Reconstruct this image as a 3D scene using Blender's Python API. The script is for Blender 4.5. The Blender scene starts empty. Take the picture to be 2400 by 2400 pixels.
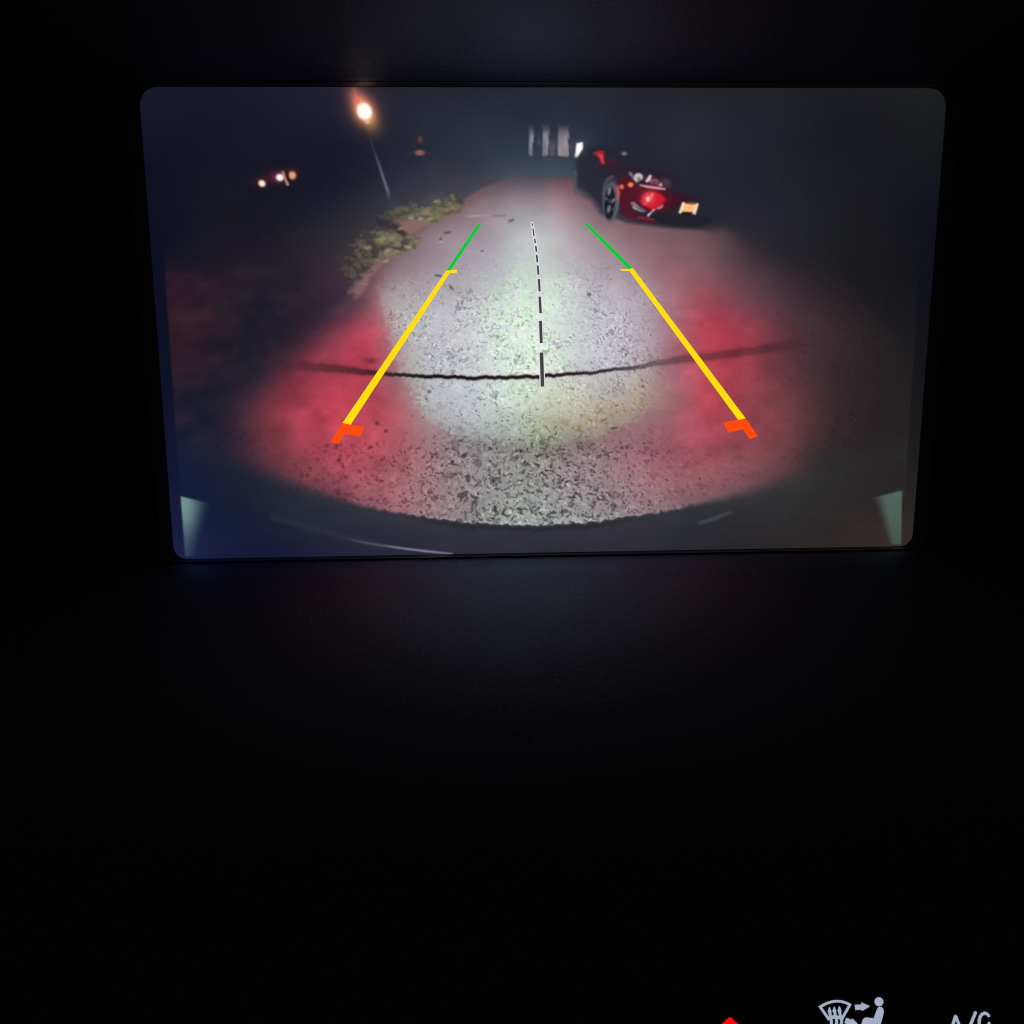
import bpy, bmesh, math, random
import numpy as np
from mathutils import Matrix, Vector

# ---------------------------------------------------------------- frame of reference
# Panel coordinates (u right, v up along the screen, w out of the screen towards the seats), metres.
LEAN = math.radians(12)                      # the screen leans back
ORG = Vector((0, 0, 0.95))
PANEL = Matrix(((1, 0, 0, ORG.x),
                (0, math.sin(LEAN), -math.cos(LEAN), ORG.y),
                (0, math.cos(LEAN), math.sin(LEAN), ORG.z),
                (0, 0, 0, 1)))
SC = bpy.context.scene
COL = SC.collection

# ---------------------------------------------------------------- camera
FPX = 2600.0                                 # focal length in photo pixels (2400 wide)
Q = np.array([[326, 204], [2220, 206], [2136, 1279], [409, 1311]], float) - 1200
SW, SH = 0.177, 0.177 / 1.686                # lit LCD size
def solve_pose():
    src = [(-SW/2, SH/2), (SW/2, SH/2), (SW/2, -SH/2), (-SW/2, -SH/2)]
    A = []
    for (x, y), (a, b) in zip(src, Q):
        A.append([x, y, 1, 0, 0, 0, -a*x, -a*y, -a]); A.append([0, 0, 0, x, y, 1, -b*x, -b*y, -b])
    H = np.linalg.svd(np.array(A))[2][-1].reshape(3, 3)
    B = np.linalg.inv(np.diag([FPX, FPX, 1.])) @ H
    B /= (np.linalg.norm(B[:, 0]) + np.linalg.norm(B[:, 1])) / 2
    if B[2, 2] < 0: B = -B
    R = np.stack([B[:, 0], B[:, 1], np.cross(B[:, 0], B[:, 1])], 1)
    U, _, Vt = np.linalg.svd(R); R = U @ Vt
    return R, -R.T @ B[:, 2]
RC, CC = solve_pose()                        # panel -> camera rotation (x right, y down, z forward), camera position
cam_d = bpy.data.cameras.new('camera'); cam = bpy.data.objects.new('camera', cam_d); COL.objects.link(cam)
cam_d.sensor_width = 36; cam_d.lens = 36 * FPX / 2400; cam_d.clip_start = .01; cam_d.clip_end = 50
m = Matrix.Identity(4)
for i in range(3):
    m[i][0], m[i][1], m[i][2] = RC[0, i], -RC[1, i], -RC[2, i]
    m[i][3] = CC[i]
cam.matrix_world = PANEL @ m
SC.camera = cam

# ---------------------------------------------------------------- light and exposure: a dark cabin, the lit things light themselves
wld = bpy.data.worlds.new('World'); SC.world = wld; wld.use_nodes = True
wld.node_tree.nodes['Background'].inputs[0].default_value = (.9, .92, 1, 1)
wld.node_tree.nodes['Background'].inputs[1].default_value = .0018
SC.view_settings.view_transform = 'Standard'; SC.view_settings.look = 'None'
SC.view_settings.exposure = 0; SC.view_settings.gamma = 1; SC.view_settings.use_curve_mapping = False
SC.cycles.use_denoising = False
SC.cycles.pixel_filter_type = 'BLACKMAN_HARRIS'; SC.cycles.filter_width = 1.15
SC.cycles.max_bounces = 4

# ---------------------------------------------------------------- helpers
def s2l(c):
    c = np.asarray(c, float)
    return np.where(c <= .04045, c / 12.92, ((c + .055) / 1.055) ** 2.4)
def rgb(r, g, b): return tuple(float(x) for x in s2l(np.array([r, g, b]) / 255.)) + (1,)
def px(x, y, w=0.0):
    """a photo pixel, followed to the plane w = const of the panel"""
    d = RC.T @ np.array([(x - 1200) / FPX, (y - 1200) / FPX, 1.])
    t = (w - CC[2]) / d[2]
    p = CC + d * t
    return float(p[0]), float(p[1])
def to_px(u, v, w=0.0):
    q0 = RC[0, 0]*(u-CC[0]) + RC[0, 1]*(v-CC[1]) + RC[0, 2]*(w-CC[2])
    q1 = RC[1, 0]*(u-CC[0]) + RC[1, 1]*(v-CC[1]) + RC[1, 2]*(w-CC[2])
    q2 = RC[2, 0]*(u-CC[0]) + RC[2, 1]*(v-CC[1]) + RC[2, 2]*(w-CC[2])
    return q0/q2*FPX + 1200, q1/q2*FPX + 1200

def principled(name, base, rough=.5, spec=.5, emit=None, estr=1., coat=0):
    mt = bpy.data.materials.new(name); mt.use_nodes = True
    b = mt.node_tree.nodes['Principled BSDF']
    b.inputs['Base Color'].default_value = tuple(base) + (1,) if len(base) == 3 else base
    b.inputs['Roughness'].default_value = rough
    b.inputs['Specular IOR Level'].default_value = spec
    b.inputs['Coat Weight'].default_value = coat
    if emit is not None:
        b.inputs['Emission Color'].default_value = emit; b.inputs['Emission Strength'].default_value = estr
    return mt
def grain(mt, scale, depth, lo, hi):
    """fine moulded grain and slight wear in the gloss"""
    nt = mt.node_tree; b = nt.nodes['Principled BSDF']
    tc = nt.nodes.new('ShaderNodeTexCoord')
    n = nt.nodes.new('ShaderNodeTexNoise'); n.inputs['Scale'].default_value = scale; n.inputs['Detail'].default_value = 3
    nt.links.new(tc.outputs['Object'], n.inputs['Vector'])
    bp = nt.nodes.new('ShaderNodeBump'); bp.inputs['Strength'].default_value = .25; bp.inputs['Distance'].default_value = depth
    nt.links.new(n.outputs['Fac'], bp.inputs['Height']); nt.links.new(bp.outputs['Normal'], b.inputs['Normal'])
    n2 = nt.nodes.new('ShaderNodeTexNoise'); n2.inputs['Scale'].default_value = 45; n2.inputs['Detail'].default_value = 5
    nt.links.new(tc.outputs['Object'], n2.inputs['Vector'])
    mr = nt.nodes.new('ShaderNodeMapRange'); mr.inputs['To Min'].default_value = lo; mr.inputs['To Max'].default_value = hi
    nt.links.new(n2.outputs['Fac'], mr.inputs['Value']); nt.links.new(mr.outputs['Result'], b.inputs['Roughness'])
    return mt

def link(name, me, mat, parent=None, label=None, cat=None, kind=None, group=None):
    o = bpy.data.objects.new(name, me); COL.objects.link(o)
    if me is not None and mat is not None: me.materials.append(mat)
    if parent is None: o.matrix_world = PANEL
    else: o.parent = parent
    for k, val in (('label', label), ('category', cat), ('kind', kind), ('group', group)):
        if val: o[k] = val
    return o
def empty(name, label, cat, u=0, v=0, w=0):
    o = link(name, None, None, None, label, cat)
    o.empty_display_size = .02
    o.matrix_world = PANEL @ Matrix.Translation((u, v, w))
    return o
def mesh(name, verts, faces, smooth=False):
    me = bpy.data.meshes.new(name); me.from_pydata(verts, [], faces); me.update()
    bm = bmesh.new(); bm.from_mesh(me); bmesh.ops.recalc_face_normals(bm, faces=bm.faces); bm.to_mesh(me); bm.free()
    if smooth:
        for p in me.polygons: p.use_smooth = True
    return me
def prism(name, polys, w0, w1, off=(0, 0, 0)):
    """flat outlines (u, v) given depth from w0 to w1, one mesh"""
    V, F = [], []
    for P in polys:
        n = len(P); k = len(V)
        V += [(p[0]-off[0], p[1]-off[1], w0-off[2]) for p in P] + [(p[0]-off[0], p[1]-off[1], w1-off[2]) for p in P]
        F += [tuple(range(k+n, k+2*n)), tuple(reversed(range(k, k+n)))]
        F += [(k+i, k+(i+1) % n, k+n+(i+1) % n, k+n+i) for i in range(n)]
    return mesh(name, V, F)
def rrect(x0, y0, x1, y1, r, n=8):
    P = []
    for cx, cy, a in ((x1-r, y1-r, 0), (x0+r, y1-r, 90), (x0+r, y0+r, 180), (x1-r, y0+r, 270)):
        for i in range(n+1):
            t = math.radians(a + 90*i/n); P.append((cx + r*math.cos(t), cy + r*math.sin(t)))
    return P
def stroke(pts, wd, w=0.0, cap=False):
    """a polyline in photo pixels as outline quads on plane w; wd in pixels (number or one per point)"""
    if not hasattr(wd, '__len__'): wd = [wd]*len(pts)
    L, R = [], []
    for i, (x, y) in enumerate(pts):
        a = pts[max(i-1, 0)]; b = pts[min(i+1, len(pts)-1)]
        dx, dy = b[0]-a[0], b[1]-a[1]; l = math.hypot(dx, dy) or 1
        nx, ny = -dy/l*wd[i]/2, dx/l*wd[i]/2
        L.append((x+nx, y+ny)); R.append((x-nx, y-ny))
    P = L
    if cap:
        (x, y), (xa, ya) = pts[-1], pts[-2]; t = math.atan2(y-ya, x-xa)
        P = P + [(x+wd[-1]/2*math.cos(t+math.radians(s)), y+wd[-1]/2*math.sin(t+math.radians(s))) for s in (60, 30, 0, -30, -60)]
    P = P + R[::-1]
    if cap:
        (x, y), (xa, ya) = pts[0], pts[1]; t = math.atan2(y-ya, x-xa)
        P = P + [(x+wd[0]/2*math.cos(t+math.radians(s)), y+wd[0]/2*math.sin(t+math.radians(s))) for s in (60, 30, 0, -30, -60)]
    return [px(a, b, w) for a, b in P]

# ---------------------------------------------------------------- materials
M = {}
M['dash'] = grain(principled('dashboard_glow_satin', (.028, .03, .038), .42, .5), 900, .0001, .53, .63)
_b = M['dash'].node_tree.nodes['Principled BSDF']; _b.inputs['IOR'].default_value = 3.0; _b.inputs['Specular Tint'].default_value = (.52, .66, 1, 1)  # strong blue-tinted reflection stands in for lens bloom round the screen
M['dash_low'] = M['dash'].copy(); M['dash_low'].name = 'console_glow_satin'
M['dash_low'].node_tree.nodes['Principled BSDF'].inputs['IOR'].default_value = 4.0  # reflects still more, to raise the stand-in bloom below the screen
M['trim'] = grain(principled('side_trim_plastic', (.05, .05, .055), .6, .3), 900, .0002, .5, .7)
M['bezel'] = principled('bezel_gloss', (.16, .16, .18), .28, .6)
M['cap'] = grain(principled('button_plastic', (.03, .03, .033), .5, .3), 1200, .0001, .45, .6)
M['white_sym'] = principled('symbol_white_lit', (.1, .1, .1), .5, .2, rgb(164, 175, 195))
M['red_sym'] = principled('symbol_red_lit', (.1, .01, .01), .5, .2, rgb(255, 8, 2))
for k, c in (('green', (10, 200, 58)), ('yellow', (255, 222, 12)), ('orange', (255, 76, 14)), ('dash_black', (68, 68, 68)), ('dash_white', (222, 222, 228))):
    M[k] = principled('overlay_' + k, (0, 0, 0), .4, 0, rgb(*c))
sm = bpy.data.materials.new('screen_pixels'); sm.use_nodes = True
nt = sm.node_tree; b = nt.nodes['Principled BSDF']
at = nt.nodes.new('ShaderNodeAttribute'); at.attribute_name = 'pixel'
b.inputs['Base Color'].default_value = (0, 0, 0, 1); b.inputs['Specular IOR Level'].default_value = .0; b.inputs['Roughness'].default_value = .4
nt.links.new(at.outputs['Color'], b.inputs['Emission Color']); b.inputs['Emission Strength'].default_value = 1
M['screen'] = sm

# ---------------------------------------------------------------- the dashboard round the screen, its slopes invented to reflect a bloom-like glow
def smooth(a, b_, t):
    t = min(max((t-a)/(b_-a), 0), 1); return t*t*(3-2*t)
U0, U1 = .0914, .0914
VB, VT = -SH/2 - .0004, SH/2 + .0010
WF = .058                                     # the control face stands this far in front of the screen
def extrude_profile(name, prof, u0, u1, n):
    V = [(u0+(u1-u0)*i/n, v, w) for i in range(n+1) for v, w in prof]; k = len(prof)
    F = [(i*k+j, i*k+j+1, (i+1)*k+j+1, (i+1)*k+j) for i in range(n) for j in range(k-1)]
    return mesh(name, V, F, True)
low = [(VB, -.004), (VB-.0001, .0004), (VB-.0004, .0018), (VB-.0008, .0030)]  # steep ledge and curve below shaped to catch screen light as bloom
for i in range(1, 33):
    t = i/32; low.append((VB-.0008-.093*t, .0030 + (WF-.0030)*(1-(1-t)**2.35)))
low += [(VB-.0938-.01*i, WF) for i in range(1, 12)] + [(VB-.205, WF-.002), (VB-.21, WF-.03)]
top = [(VT, -.004), (VT, .0016), (VT+.0007, .0022)]  # made-up slope above the screen, shaped to reflect its light as bloom
for i in range(1, 25):
    t = i/24; top.append((VT+.0007+.06*t, .0022 + .056*(1-(1-t)**1.8)))
top += [(VT+.064, .0572), (VT+.068, .054), (VT+.071, .048), (VT+.073, .03), (VT+.074, -.03)]
dash = link('dashboard', None, None, None, 'black moulded plastic dashboard surrounding the lit screen', 'dashboard', 'structure')
dash.empty_display_size = .05
link('lower_glow_console', extrude_profile('lower_glow_console', low, -.24, .24, 24), M['dash_low'], dash)
link('upper_glow_slope', extrude_profile('upper_glow_slope', top, -.24, .24, 24), M['dash'], dash)
for s in (-1, 1):
    a, b_ = (U0, .24) if s > 0 else (-.24, -U0)
    link('side_trim', prism('side_trim', [[(a, VB-.0002), (b_, VB-.0002), (b_, VT+.0002), (a, VT+.0002)]], -.004, .0011), M['trim'], dash)

# ---------------------------------------------------------------- the display unit
disp = empty('rear_view_display', 'wide lit car display showing a night reversing-camera view', 'display')
RT, RB = .0040, .0030
def loop(x0, y0, x1, y1, rt, rb, n=10):
    P = []
    for cx, cy, a, r in ((x1-rt, y1-rt, 0, rt), (x0+rt, y1-rt, 90, rt), (x0+rb, y0+rb, 180, rb), (x1-rb, y0+rb, 270, rb)):
        for i in range(n+1):
            t = math.radians(a+90*i/n); P.append((cx+r*math.cos(t), cy+r*math.sin(t)))
    return P
loops = [(loop(-SW/2, -SH/2, SW/2, SH/2, RT, RB), -.0010),
         (loop(-SW/2, -SH/2, SW/2, SH/2, RT, RB), .00035),
         (loop(-SW/2-.0001, -SH/2-.0001, SW/2+.0001, SH/2+.0001, RT, RB), .00042),
         (loop(-SW/2-.0026, -SH/2-.0003, SW/2+.0026, SH/2+.0009, RT*.8, RB*.8), .0016),
         (loop(-U0, VB, U1, VT, RT*.7, RB*.7), .0014),
         (loop(-U0, VB, U1, VT, RT*.7, RB*.7), -.004)]
V, F = [], []
for P, w in loops: V += [(a, b_, w) for a, b_ in P]
n = len(loops[0][0])
for k in range(len(loops)-1):
    F += [(k*n+i, k*n+(i+1) % n, (k+1)*n+(i+1) % n, (k+1)*n+i) for i in range(n)]
link('bezel', mesh('bezel', V, F), M['bezel'], disp)
link('housing', prism('housing', [rrect(-U0+.0005, VB+.0003, U1-.0005, VT-.0003, .003)], -.03, -.0045), M['bezel'], disp)

# ---------------------------------------------------------------- what the screen shows (flat picture on the LCD)
NX, NY = 1060, 628
gu = np.linspace(-SW/2-.0002, SW/2+.0002, NX); gv = np.linspace(SH/2+.0002, -SH/2-.0002, NY)
GU, GV = np.meshgrid(gu, gv)
X, Y = to_px(GU, GV); X = X.astype(np.float32); Y = Y.astype(np.float32)
rng = np.random.default_rng(7)
IMG = np.zeros((NY, NX, 3), np.float32); LAB = np.zeros((NY, NX), np.int8)
TAB = rng.random((256, 256)).astype(np.float32)
def vnoise(x, y, s=0):
    x = x + 37.7*s; y = y + 91.3*s
    xi = np.floor(x).astype(int); yi = np.floor(y).astype(int); fx = x-xi; fy = y-yi
    fx = fx*fx*(3-2*fx); fy = fy*fy*(3-2*fy)
    g = lambda a, b_: TAB[a & 255, b_ & 255]
    return (g(xi, yi)*(1-fx)+g(xi+1, yi)*fx)*(1-fy)+(g(xi, yi+1)*(1-fx)+g(xi+1, yi+1)*fx)*fy
def fbm(x, y, o=4, s=0):
    r = 0; a = .5; t = 0
    for i in range(o): r = r+a*vnoise(x*2**i, y*2**i, s+i*3); t += a; a *= .5
    return r/t
def sstep(a, b_, t):
    t = np.clip((t-a)/(b_-a), 0, 1); return t*t*(3-2*t)
def tps(pts):
    """thin-plate blend of hand-picked colours (x, y, r, g, b) over the screen"""
    P = np.array(pts, float); xy = P[:, :2]/1000.; c = P[:, 2:]
    k = lambda r2: np.where(r2 > 1e-12, r2*np.log(r2+1e-12), 0)
    d2 = ((xy[:, None]-xy[None])**2).sum(-1); nn = len(P)
    A = np.zeros((nn+3, nn+3)); A[:nn, :nn] = k(d2)+np.eye(nn)*4e-4; A[:nn, nn] = 1; A[:nn, nn+1:] = xy; A[nn:, :nn] = A[:nn, nn:].T
    wts = np.linalg.solve(A, np.vstack([c, np.zeros((3, 3))]))
    st = 8; gx = np.append(np.arange(0, NX-1, st), NX-1); gy = np.append(np.arange(0, NY-1, st), NY-1)
    qx = X[np.ix_(gy, gx)]/1000.; qy = Y[np.ix_(gy, gx)]/1000.
    r2 = (qx[..., None]-xy[:, 0])**2+(qy[..., None]-xy[:, 1])**2
    o = k(r2) @ wts[:nn]+wts[nn]+qx[..., None]*wts[nn+1]+qy[..., None]*wts[nn+2]
    out = np.zeros((NY, NX, 3), np.float32)
    for ch in range(3):
        t = np.array([np.interp(np.arange(NX), gx, o[j, :, ch]) for j in range(len(gy))])
        out[..., ch] = np.array([np.interp(np.arange(NY), gy, t[:, i]) for i in range(NX)]).T
    return np.clip(out, 4, 255)
def win(x0, y0, x1, y1):
    c = [px(a, b_) for a in (x0, x1) for b_ in (y0, y1)]
    us = [q[0] for q in c]; vs = [q[1] for q in c]
    i0 = int(np.searchsorted(gu, min(us)))-1; i1 = int(np.searchsorted(gu, max(us)))+2
    j0 = int(np.searchsorted(-gv, -max(vs)))-1; j1 = int(np.searchsorted(-gv, -min(vs)))+2
    return slice(max(j0, 0), max(j1, 0)), slice(max(i0, 0), max(i1, 0))
def sdf(P, x, y):
    d = np.full(x.shape, 1e9, np.float32); ins = np.zeros(x.shape, bool); n_ = len(P)
    for i in range(n_):
        ax, ay = P[i]; bx, by = P[(i+1) % n_]
        ex, ey = bx-ax, by-ay; wx, wy = x-ax, y-ay
        t = np.clip((wx*ex+wy*ey)/(ex*ex+ey*ey+1e-9), 0, 1)
        d = np.minimum(d, (wx-ex*t)**2+(wy-ey*t)**2)
        c = ((ay > y) != (by > y)) & (x < (bx-ax)*(y-ay)/(by-ay+1e-9)+ax)
        ins ^= c
    d = np.sqrt(d); return np.where(ins, -d, d)
def comp(w_, a, col, lab=None, mode='mix', th=.5):
    a = a[..., None]; col = np.asarray(col, np.float32)
    if mode == 'add': IMG[w_] += a*col
    elif mode == 'mul': IMG[w_] *= 1-a*(1-col)
    else: IMG[w_] = IMG[w_]*(1-a)+col*a
    if lab is not None: LAB[w_][a[..., 0] > th] = lab
def poly(P, col, soft=2., alpha=1., lab=None, mode='mix', warp=0):
    xs = [p[0] for p in P]; ys = [p[1] for p in P]; w_ = win(min(xs)-soft*2, min(ys)-soft*2, max(xs)+soft*2, max(ys)+soft*2)
    x, y = X[w_], Y[w_]
    if warp: x = x+(fbm(x/14, y/14, 3, 5)-.5)*warp; y = y+(fbm(x/14, y/14, 3, 9)-.5)*warp
    comp(w_, alpha*(1-sstep(-soft, soft, sdf(P, x, y))), col, lab, mode)
def line(P, wd, col, soft=1.5, alpha=1., lab=None, mode='mix', ends=None):
    if not hasattr(wd, '__len__'): wd = [wd]*len(P)
    mg = max(wd)+soft*2; xs = [p[0] for p in P]; ys = [p[1] for p in P]
    w_ = win(min(xs)-mg, min(ys)-mg, max(xs)+mg, max(ys)+mg); x, y = X[w_], Y[w_]
    best = np.zeros(x.shape, np.float32)
    for i in range(len(P)-1):
        (ax, ay), (bx, by) = P[i], P[i+1]; ex, ey = bx-ax, by-ay
        t = np.clip(((x-ax)*ex+(y-ay)*ey)/(ex*ex+ey*ey+1e-9), 0, 1)
        d = np.hypot(x-ax-ex*t, y-ay-ey*t)-(wd[i]+(wd[i+1]-wd[i])*t)/2
        a = 1-sstep(-soft, soft, d)
        if ends is not None: a = a*(ends[i]+(ends[i+1]-ends[i])*t)
        best = np.maximum(best, a)
    comp(w_, alpha*best, col, lab, mode)
def blob(cx, cy, rx, ry, col, ang=0, alpha=1., hard=0., lab=None, mode='mix'):
    """hard 0: gaussian; hard>0: ellipse with that edge softness share"""
    k = 3.0 if not hard else 1.6; r = max(rx, ry)*k
    w_ = win(cx-r, cy-r, cx+r, cy+r); x, y = X[w_]-cx, Y[w_]-cy
    if x.size == 0: return
    c, s = math.cos(math.radians(ang)), math.sin(math.radians(ang))
    q = np.sqrt(((x*c+y*s)/rx)**2+((-x*s+y*c)/ry)**2)
    a = np.exp(-q*q) if not hard else 1-sstep(1-hard, 1+hard, q)
    comp(w_, alpha*a, col, lab, mode)

# --- night background
NIGHT = [(330,220,24,26,44),(500,220,22,25,42),(700,220,27,29,45),(900,220,34,35,48),(1100,220,36,39,52),(1250,220,38,42,54),(1400,220,38,41,51),(1600,220,35,36,44),(1800,220,31,32,40),(2000,220,28,29,35),(2190,220,28,30,31),
 (345,320,18,20,39),(500,320,19,21,38),(700,320,24,26,41),(900,320,32,34,46),(1080,320,42,47,60),(1250,320,46,52,66),(1400,320,42,47,60),(1600,320,38,40,51),(1800,320,31,32,41),(2000,320,26,27,34),(2190,320,24,26,29),
 (350,400,16,18,37),(500,400,20,22,35),(700,400,21,23,38),(860,400,30,32,45),(1000,400,44,47,59),(1120,390,52,58,71),(1250,390,60,68,80),(1330,395,62,70,82),(1420,400,40,44,57),(1600,400,39,41,52),(1800,400,33,34,43),(2000,400,27,28,35),(2180,400,21,23,29),
 (1250,415,74,80,92),(1150,415,66,70,82),(1060,430,60,60,70),(960,440,50,52,64),
 (360,500,16,18,31),(500,500,22,23,32),(650,500,24,25,35),(760,480,28,30,42),(860,490,46,46,54),(800,560,48,44,50),(700,560,36,33,42),(600,570,28,25,36),(450,570,20,21,34),(370,600,18,18,30),
 (1700,500,38,38,49),(1850,500,32,33,41),(2000,500,27,28,33),(2160,500,19,20,29),
 (1700,580,52,44,54),(1800,600,42,38,47),(1950,600,29,29,34),(2100,600,22,23,28),
 (400,650,38,25,37),(500,660,41,28,39),(600,650,37,30,40),(720,640,44,35,46),(780,650,58,44,56),
 (400,740,46,28,39),(520,740,42,31,41),(620,740,33,30,42),(700,740,40,32,44),
 (420,840,42,28,40),(520,850,34,29,40),(600,850,34,31,43),(420,930,33,29,44),(520,940,30,30,43),(430,1030,28,30,48),(520,1030,28,31,47),(440,1130,26,33,54),(520,1120,27,32,50),(600,1150,28,32,50),
 (1950,680,40,33,39),(2050,700,28,27,31),(2120,720,24,24,29),(2000,790,43,35,38),(2100,820,33,30,33),(2000,900,46,37,39),(2090,930,38,33,35),(1980,1000,45,35,37),(2080,1040,40,34,35),(1950,1090,44,38,39),(2060,1120,40,35,36)]
IMG[:] = tps(NIGHT)
cl = fbm(X/170, Y/120, 3, 2)-.5
IMG *= (1+.16*cl)[..., None]
# reddish patches on the left verge and mottling of the dark ground
g = sstep(560, 680, Y)*(1-sstep(620, 800, X)); v = fbm(X/70+Y/160, Y/34, 4, 4)-.48
IMG += (g*v)[..., None]*np.array([30, 14, 16], np.float32)

# --- road surface
RO = [(600,560,40,34,44),(2000,1080,44,37,38),(2060,950,41,34,36),(2060,1100,41,35,36),(1900,1140,62,50,54),(2060,800,41,35,38),(500,1000,34,31,44),(500,1100,29,31,47),(540,880,36,30,41),(1860,600,40,36,45),(2010,700,36,31,36),(1190,425,84,80,92),(1270,425,92,84,96),(1340,425,98,76,88),(1120,450,108,88,96),(1200,445,118,104,117),(1300,445,128,102,115),(1370,450,112,84,94),
 (1060,500,128,104,112),(1150,490,143,130,144),(1250,490,154,150,162),(1350,490,150,124,137),(1410,490,118,94,104),
 (960,560,122,102,112),(1050,550,146,132,146),(1150,550,160,152,165),(1250,550,184,190,197),(1350,550,166,152,164),(1450,550,140,112,124),(1550,550,124,94,104),(1650,555,104,80,90),(1740,575,66,52,62),
 (880,640,112,84,93),(960,630,148,130,143),(1060,630,162,152,165),(1160,620,178,178,188),(1250,630,204,214,213),(1350,620,182,178,189),(1450,620,160,142,155),(1550,620,140,100,114),(1650,630,122,86,99),(1750,640,86,62,74),(1850,650,56,45,55),
 (780,720,50,39,51),(840,710,88,60,74),(885,700,150,108,118),(920,700,168,150,155),(1000,700,174,168,175),(1100,700,184,184,192),(1200,700,205,219,209),(1280,700,210,222,214),(1400,700,184,180,190),(1500,690,168,152,164),(1570,690,158,112,124),(1650,690,150,80,95),(1740,700,114,68,82),(1850,710,70,52,62),(1940,720,50,40,46),
 (640,800,44,36,46),(710,790,70,41,54),(800,780,138,62,80),(870,780,184,77,96),(910,780,172,118,127),(940,780,176,158,162),(1050,780,186,184,192),(1200,780,212,226,214),(1300,780,208,218,212),(1400,780,190,188,196),(1500,770,174,160,171),(1570,770,164,118,129),(1650,770,184,70,86),(1750,770,152,62,77),(1850,780,88,53,61),(1950,790,58,44,49),
 (600,880,48,38,48),(700,870,124,50,66),(800,870,164,62,79),(890,860,172,76,92),(925,870,166,120,128),(960,870,168,150,155),(1050,870,186,186,193),(1200,870,202,217,207),(1300,870,206,214,203),(1400,870,186,184,190),(1500,860,172,158,165),(1580,860,162,104,117),(1690,850,172,66,81),(1800,850,118,58,69),(1900,860,70,49,55),(1990,860,48,38,41),
 (570,950,70,42,54),(650,950,128,54,68),(750,950,184,66,84),(850,950,190,72,89),(935,950,176,98,108),(985,950,172,152,156),(1080,950,180,181,188),(1200,950,196,205,195),(1300,950,190,190,172),(1400,950,176,168,156),(1500,940,164,142,138),(1590,940,164,102,112),(1660,930,182,70,85),(1750,940,146,65,76),(1850,950,108,60,67),(1950,950,58,43,46),
 (570,1030,66,42,54),(650,1030,126,57,70),(750,1030,174,68,85),(850,1030,188,78,93),(950,1030,172,100,110),(1040,1035,152,130,135),(1150,1040,150,146,146),(1250,1045,142,143,134),(1350,1040,142,128,126),(1450,1030,146,112,119),(1550,1020,154,96,109),(1650,1020,166,76,91),(1750,1020,142,68,79),(1850,1030,108,61,68),(1950,1030,54,43,45),
 (620,1090,88,50,62),(700,1100,130,66,78),(800,1100,162,76,90),(900,1100,162,88,100),(1000,1100,146,108,115),(1100,1100,132,126,130),(1200,1100,136,137,136),(1300,1100,136,131,133),(1400,1100,138,121,127),(1500,1100,152,108,118),(1600,1100,160,94,107),(1700,1090,142,82,92),(1800,1090,118,72,80),(1900,1080,58,48,50),
 (800,1170,122,72,83),(900,1180,146,92,104),(1000,1190,142,112,119),(1100,1190,130,124,128),(1200,1200,140,148,145),(1300,1200,140,145,145),(1400,1190,133,127,132),(1500,1180,142,118,126),(1600,1170,130,96,104),(1700,1150,122,84,92),(1800,1130,100,68,75)]
ROADC = tps(RO)
ROADC += (np.exp(-((X-1235)/330)**4)*sstep(1040, 1110, Y))[..., None]*np.array([16, 13, 11], np.float32)
ROADC[..., 2] -= 4*(1-sstep(600, 760, Y)); ROADC[..., 0] += 2*(1-sstep(600, 760, Y))
ROADP = [(1195,416),(1345,416),(1368,440),(1395,478),(1420,505),(1470,522),(1560,534),(1660,540),(1720,548),(1790,590),(1880,640),(2000,720),(2100,850),(2060,1090),(1950,1150),(1700,1220),(1250,1260),(900,1230),(700,1160),(520,1100),(500,980),(575,880),(690,800),(770,725),(840,665),(900,610),(960,560),(1012,520),(1062,492),(1098,462),(1130,440)]
d = sdf(ROADP, X, Y)
softn = np.interp(X.ravel(), [540, 760, 900, 1100, 1300, 1500, 1700, 1900], [85, 60, 18, 6, 6, 8, 44, 80]).reshape(X.shape)
softn = np.where(Y < 480, np.minimum(softn, 5), softn); softn = np.where((X > 1400) & (Y < 640), np.minimum(softn, 6+np.clip((X-1640)*.16, 0, 60)+np.clip((Y-560)*.5, 0, 60)), softn)
ra = 1-sstep(-softn, softn, d)
IMG[:] = IMG*(1-ra[..., None])+ROADC*ra[..., None]; LAB[ra > .5] = 1
# sharp rim of the reversing lamp's patch of light on the left and below
for yy in (0,):
    PATCH = [(905,600),(888,650),(888,700),(900,760),(922,830),(945,890),(985,965),(1050,1012),(1150,1036),(1280,1040),(1400,1024),(1500,985),(1540,930),(1560,850),(1560,600)]
    x = X+(fbm(X/12, Y/12, 3, 3)-.5)*34; y = Y+(fbm(X/12, Y/12, 3, 8)-.5)*30
    dp = sdf(PATCH, x, y)*(1+0*x)
    rim = ra*sstep(620, 700, Y)*(1-sstep(1470, 1560, X))
    IMG[:] += (rim*np.exp(-(np.minimum(dp+0, 0)/55)**2)*(dp < 0)*sstep(0, 7, -dp)*np.where(X < 1000, 1, .8))[..., None]*np.array([0, 12, 10], np.float32)
    IMG[:] -= (rim*np.exp(-(np.maximum(dp, 0)/26)**2)*(dp >= 0)*sstep(0, 7, dp))[..., None]*np.array([4, 9, 8], np.float32)
    IMG[:] += (ra*(1-sstep(-40, 10, dp))*sstep(620, 760, Y)*8)[..., None]
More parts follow.
